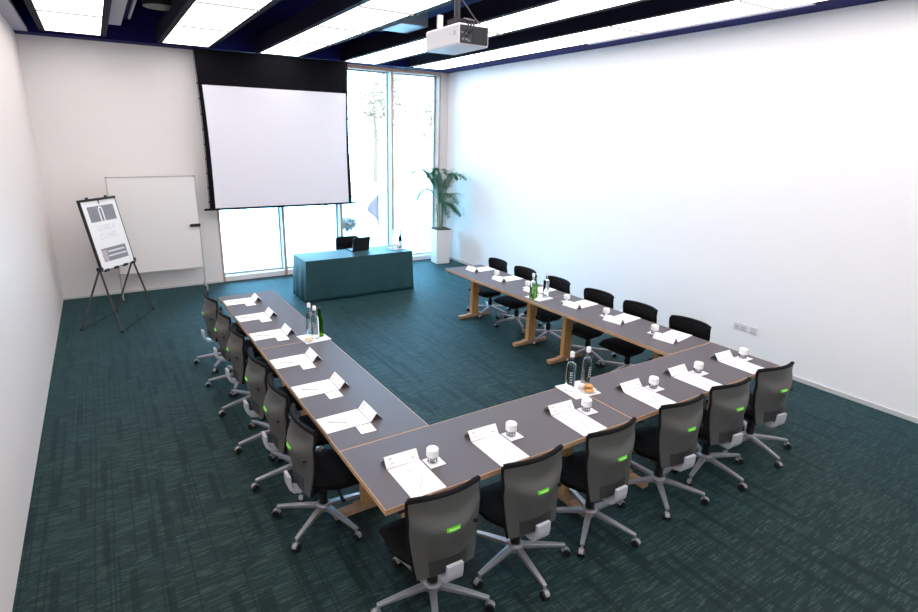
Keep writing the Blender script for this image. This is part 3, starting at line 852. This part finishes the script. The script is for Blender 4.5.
# ------------------------------------------------------------------ easel (flip chart stand)
import numpy as np
TL, TR, BR, BL = [Vector(p) for p in ((-1.38, 7.17, 1.74), (-.93, 7.71, 1.74), (-.77, 7.58, .69), (-1.22, 7.04, .69))]
k_ = .93   # pulled a little towards the room, keeping its size on the wall side
CAMP = Vector((-1.084, -2.251, 2.671))
c = (TL+TR+BR+BL)/4
ux = (TR-TL).normalized(); uz = (TL-BL).normalized(); un = ux.cross(uz).normalized()   # un: into the board (away)
if un.y < 0: un = -un
c = c-uz*.02+ux*.02
t = thing('flipchart_easel', 'black folding flipchart easel holding a printed poster, left of the whiteboard', 'easel', (c.x, c.y, 0))
off = Vector((c.x, c.y, 0)); w2, h2 = .35, .51
def E(a, bb, d): return c-off+ux*a+uz*bb+un*d
def ebox(bm, a0, a1, b0, b1, d0, d1, mi=0):
    hexa(bm, [E(a0, b0, d0), E(a1, b0, d0), E(a1, b0, d1), E(a0, b0, d1)], [E(a0, b1, d0), E(a1, b1, d0), E(a1, b1, d1), E(a0, b1, d1)], mi)
b = B(); ebox(b, -w2, w2, -h2, h2, .0, .018); new_obj('back_board', b, M['board'], t)
b = B(); ebox(b, -w2-.018, -w2, -h2, h2, -.012, .03); ebox(b, w2, w2+.012, -h2, h2, -.004, .024)
ebox(b, -w2-.018, w2+.012, h2, h2+.035, -.016, .03); new_obj('board_rim', b, M['black'], t)
b = B(); ebox(b, -w2, w2, -h2-.012, -h2, -.004, .024)
for a in (-.3, -.1, .1, .28): ebox(b, a, a+.07, -h2-.028, -h2+.012, -.02, .024)
new_obj('bottom_ledge', b, M['black'], t)
for a in (-.2, .18):
    b = B(); cyl(b, E(a, h2+.035, .0), E(a, h2+.06, .0), .022, seg=12); new_obj('clamp_knob', b, M['black'], t)
b = B(); ebox(b, -.01, .01, h2-.05, h2+.005, -.006, -.001); new_obj('paper_clip', b, M['black'], t)
b = B(); ebox(b, -w2+.01, w2-.01, -h2+.01, h2-.01, -.0035, -.0012)
P0 = -.0042
ebox(b, -.26, .27, .20, .43, P0, -.0035, 2)
# arch emblem
for s in (-1, 1): ebox(b, -.012+s*.034-.012, -.012+s*.034+.012, .19, .375, P0-.0008, P0, 0)
N = 10
for i in range(N):
    a0, a1 = PI*i/N, PI*(i+1)/N
    q = [(-.012+r*math.cos(a), .375+r*math.sin(a)) for r, a in ((.022, a0), (.046, a0), (.046, a1), (.022, a1))]
    b.faces.new([b.verts.new(E(x, z, P0-.0008)) for x, z in q]).material_index = 0
# faint lettering, two lines of illegible pale capitals
def letters(z, n, x0, wd, gap, ht):
    rr = random.Random(int(z*1000))
    for i in range(n):
        x = x0+i*(wd+gap)
        ebox(b, x, x+.012, z, z+ht, P0, -.0035, 1)
        kind = rr.randrange(3)
        if kind != 1: ebox(b, x+wd-.012, x+wd, z, z+ht, P0, -.0035, 1)
        ebox(b, x+.012, x+wd-.012, z+(ht-.012 if kind != 2 else ht*.45), z+(ht if kind != 2 else ht*.45+.012), P0, -.0035, 1)
        if kind == 1: ebox(b, x+.012, x+wd-.006, z, z+.012, P0, -.0035, 1)
letters(.06, 6, -.17, .045, .014, .085); letters(-.065, 6, -.17, .045, .014, .085)
ebox(b, -.25, .26, -.40, -.20, P0, -.0035, 2)
ebox(b, -.245, -.15, -.395, -.225, P0-.0006, P0, 3)
ebox(b, -.13, .22, -.27, -.245, P0-.0006, P0, 1); ebox(b, -.14, .24, -.335, -.312, P0-.0006, P0, 1)
new_obj('poster', b, [M['paper'], M['ink_pale'], M['ink_dark'], M['ink_pink']], t)
# two folding A frames: feet as seen on the carpet
F = [Vector(p)-off for p in ((-1.56, 6.46, .012), (-1.08, 6.10, .012), (-1.11, 7.17, .012), (-.61, 7.08, .012))]
jl = E(-w2-.01, -h2+.03, .035); jr = E(w2+.01, -h2+.03, .035)
def ray_at(px, d):
    return px
JL = Vector((-1.24, 6.62, .86))-off; JR = Vector((-.775, 7.32, .84))-off
JL, JR = jl, jr
for f, j, nm in ((F[0], JL, 'front'), (F[1], JL, 'front'), (F[2], JR, 'rear'), (F[3], JR, 'rear')):
    b = B(); tube(b, [j, f], .014, 8); lg = new_obj('leg', b, M['black'], t)
    b = B(); cyl(b, f+Vector((0, 0, -.012)), f+Vector((0, 0, .025)), .016, seg=10); new_obj('rubber_foot', b, M['black'], lg)
for j in (JL, JR):
    b = B(); cyl(b, j-un*.045, j+un*.03, .03, seg=14); new_obj('pivot_joint', b, M['black'], t)
for a, d in ((0, 2), (1, 3)):
    b = B(); tube(b, [F[a]+Vector((0, 0, .004)), F[d]+Vector((0, 0, .004))], .007, 6); new_obj('floor_bar', b, M['black'], t)

# ------------------------------------------------------------------ potted palm
px, py = 5.24, 7.90
t = thing('potted_palm', 'green palm in a tall tapered white planter in the window corner', 'potted plant', (px, py, 0), math.radians(-6))
b = B(); s0, s1, hp = .155, .20, .76
hexa(b, [(-s0, -s0, 0), (s0, -s0, 0), (s0, s0, 0), (-s0, s0, 0)], [(-s1, -s1, hp), (s1, -s1, hp), (s1, s1, hp), (-s1, s1, hp)])
pl = new_obj('planter', b, M['pot'], t, bevel=.012)
b = B(); box(b, -s1+.02, s1-.02, -s1+.02, s1-.02, hp, hp+.012); new_obj('soil', b, M['soil'], t)
rp = random.Random(11)
b = B()
for k in range(7):
    a = k*2*PI/7; r0 = .03+.03*(k % 2); tube(b, [(r0*math.cos(a), r0*math.sin(a), hp+.005), (r0*1.3*math.cos(a), r0*1.3*math.sin(a), hp+.3), (r0*2*math.cos(a), r0*2*math.sin(a), hp+.62)], [.017, .013, .008], 7)
new_obj('stems', b, M['stem'], t, smooth=True)
def frond(base, az, length, rise, droop, nl, ll):
    b = B(); pts = []
    d = Vector((math.cos(az), math.sin(az), 0)); n = 12
    for i in range(n+1):
        s = i/n; pts.append(Vector(base)+d*(length*(s**1.15)*.8)+Vector((0, 0, rise*math.sin(s*PI*.62)-droop*s**2.4)))
    tube(b, pts, [.007*(1-.8*i/n) for i in range(n+1)], 5)
    for i in range(nl):
        s = .22+.78*i/nl; f = s*n; q = int(f); p = pts[q].lerp(pts[min(q+1, n)], f-q); tg = (pts[min(q+1, n)]-pts[max(q-1, 0)]).normalized()
        sd = tg.cross(Vector((0, 0, 1))).normalized()
        L = ll*math.sin(PI*(.15+.8*s))**.7*rp.uniform(.85, 1.1)
        for sg in (-1, 1):
            dr = (sd*sg*.85+tg*.5+Vector((0, 0, .12))).normalized(); w = Vector((0, 0, 1)).cross(dr).normalized()*.0125
            m1 = p+dr*L*.5+Vector((0, 0, -.01)); e = p+dr*L+Vector((0, 0, -.22*L-.02))
            up = Vector((0, 0, .004))
            v = [b.verts.new(x) for x in (p-w*.4, p+w*.4, m1+w, m1-w, e)]
            b.faces.new((v[0], v[1], v[2], v[3])); b.faces.new((v[3], v[2], v[4]))
    new_obj('frond', b, M['leaf'], t)
hb = hp+.6
for az, L, ri, dr, bz_ in ((175, .80, .72, .05, 0), (160, .62, .42, .30, -.05), (130, .4, .62, .05, 0), (-62, .5, .66, .1, 0), (-74, .95, .66, .08, 0), (-85, .9, .40, .22, -.1),
                          (-100, .6, .40, .30, -.1), (-72, .75, .20, .30, -.12), (-125, .5, .55, .2, 0), (110, .2, .6, .1, 0), (200, .35, .75, .1, 0), (-95, .5, .72, .05, 0), (-90, .55, .3, .40, -.16), (230, .45, .45, .2, -.05)):
    a = math.radians(az); frond((.04*math.cos(a), .04*math.sin(a), hb+bz_), a, L, ri, dr, 34, .30)
b = B()
for k in range(40):
    a = rp.uniform(0, 2*PI); r = rp.uniform(.03, .22); z = hp+rp.uniform(.03, .5); p = Vector((r*math.cos(a), r*math.sin(a), z))
    d = Vector((math.cos(a), math.sin(a), rp.uniform(-.3, .6))).normalized(); w = d.cross(Vector((0, 0, 1))).normalized()*.016
    b.faces.new([b.verts.new(q) for q in (p, p+d*.05+w, p+d*.11, p+d*.05-w)])
new_obj('low_leaves', b, M['leaf'], t)

# ------------------------------------------------------------------ projector
t = thing('ceiling_projector', 'white projector hanging on a dark pole from the ceiling', 'projector', (1.86, 2.26, 3.455))
x0, x1, y0, y1, hh = -.165, .165, -.275, .285, .178
b = B(); box(b, x0, x1, y0, y1, 0, hh); new_obj('body', b, M['proj'], t, bevel=.022, segs=4)
b = B(); box(b, x0+.018, x1-.018, y0-.006, y0+.01, .016, hh-.016); rpn = new_obj('rear_panel', b, M['proj_dark'], t, bevel=.004)
b = B()
for i in range(7): box(b, -.02+i*.023, -.012+i*.023, y0-.010, y0-.0055, .022, hh-.022)
new_obj('vent_grille', b, M['black'], rpn)
b = B()
for i, (xx, zz) in enumerate(((-.13, .10), (-.10, .10), (-.07, .09), (-.12, .05), (-.085, .05), (-.06, .04))):
    b = B(); box(b, xx-.01, xx+.01, y0-.012, y0-.0055, zz-.007, zz+.007); new_obj('connector', b, M['ink_dark'], rpn)
b = B(); box(b, x0-.002, x0+.004, -.16, -.14, .095, .105); box(b, x0-.002, x0+.004, -.24, -.2, .08, .12); new_obj('side_marks', b, M['ink'], t)
b = B(); cyl(b, (0.02, y1-.01, .08), (.02, y1+.03, .08), .05, seg=20); new_obj('lens', b, M['black'], t, smooth=True)
b = B()
for k in range(3):
    xx = -.11+.028*k; tube(b, [(xx, y0-.012, .095-.03*(k % 2)), (xx, y0-.06, .12), (xx+.02, y0-.05, .19), (xx+.06, y0+.08, .23), (.0, -.06, .24)], .006, 7)
new_obj('cables', b, M['cable'], t, smooth=True)
b = B(); box(b, -.1, .1, -.12, .12, hh, hh+.02); box(b, -.06, .06, -.07, .07, hh+.02, hh+.075); mt = new_obj('mount_bracket', b, M['cable'], t)
b = B(); cyl(b, (0, 0, hh+.075), (0, 0, H+.62-3.455-.002), .026, seg=14); cyl(b, (0, 0, H+.6-3.455), (0, 0, H+.618-3.455), .09, seg=20); new_obj('ceiling_pole', b, M['cable'], t, smooth=True)
b = B(); box(b, x0+.005, x0+.055, .06, .09, hh, hh+.11); new_obj('receiver_box', b, M['proj'], t, bevel=.004)
b = B(); tube(b, [(.0, .0, hh+.28), (.07, -.03, hh+.2), (.13, -.1, hh+.08), (.12, -.2, hh+.02)], .007, 6); new_obj('power_lead', b, M['cable'], t)

# ------------------------------------------------------------------ sockets
for ya, yb_, z0, z1, lab in ((1.185, 1.355, .405, .485, 'white double wall socket on the right wall'), (1.055, 1.145, .405, .485, 'white single data outlet on the right wall')):
    b = B(); ym = (ya+yb_)/2; hwd = (yb_-ya)/2
    box(b, -.010, 0, -hwd, hwd, 0, z1-z0); o = new_obj('wall_socket', b, M['socket'], bevel=.003); o.location = (XR, ym, z0)
    tag(o, lab, 'socket')
    b = B()
    if hwd > .06:
        for s in (-.04, .04): box(b, -.0125, -.010, s-.024, s+.024, .016, .05)
    else: box(b, -.0125, -.010, -.028, .028, .014, .032); box(b, -.0125, -.010, -.028, .028, .045, .063)
    new_obj('rockers', b, M['socket_dark'], o)

# ------------------------------------------------------------------ light and camera
w = bpy.data.worlds.new('World'); scene.world = w; w.use_nodes = True
bg = w.node_tree.nodes['Background']; bg.inputs[0].default_value = (.25, .63, 1.0, 1); bg.inputs[1].default_value = 21
cam = bpy.data.cameras.new('Camera'); co = bpy.data.objects.new('Camera', cam); COL.objects.link(co)
f_px, ppx, ppy = 541.862, 439.486, 294.787
cam.sensor_fit = 'HORIZONTAL'; cam.sensor_width = 36; cam.lens = f_px/918*36
cam.shift_x = (459-ppx)/918; cam.shift_y = (ppy-306)/918
cam.clip_start = .05; cam.clip_end = 300
p_, y_, r_ = .2795963, .5571858, .0183514
fwd = Vector((math.sin(y_)*math.cos(p_), math.cos(y_)*math.cos(p_), -math.sin(p_)))
rt = Vector((math.cos(y_), -math.sin(y_), 0)); up = rt.cross(fwd)
r2 = rt*math.cos(r_)+up*math.sin(r_); u2 = -rt*math.sin(r_)+up*math.cos(r_)
mw = Matrix((r2, u2, -fwd)).transposed().to_4x4(); mw.translation = CAMP
co.matrix_world = mw
scene.camera = co
vs = scene.view_settings
vs.view_transform = 'Standard'; vs.look = 'None'; vs.gamma = 1; vs.use_curve_mapping = False
vs.exposure = 0.0
scene.cycles.max_bounces = 10; scene.cycles.diffuse_bounces = 5; scene.cycles.transparent_max_bounces = 24
scene.cycles.sample_clamp_indirect = 8
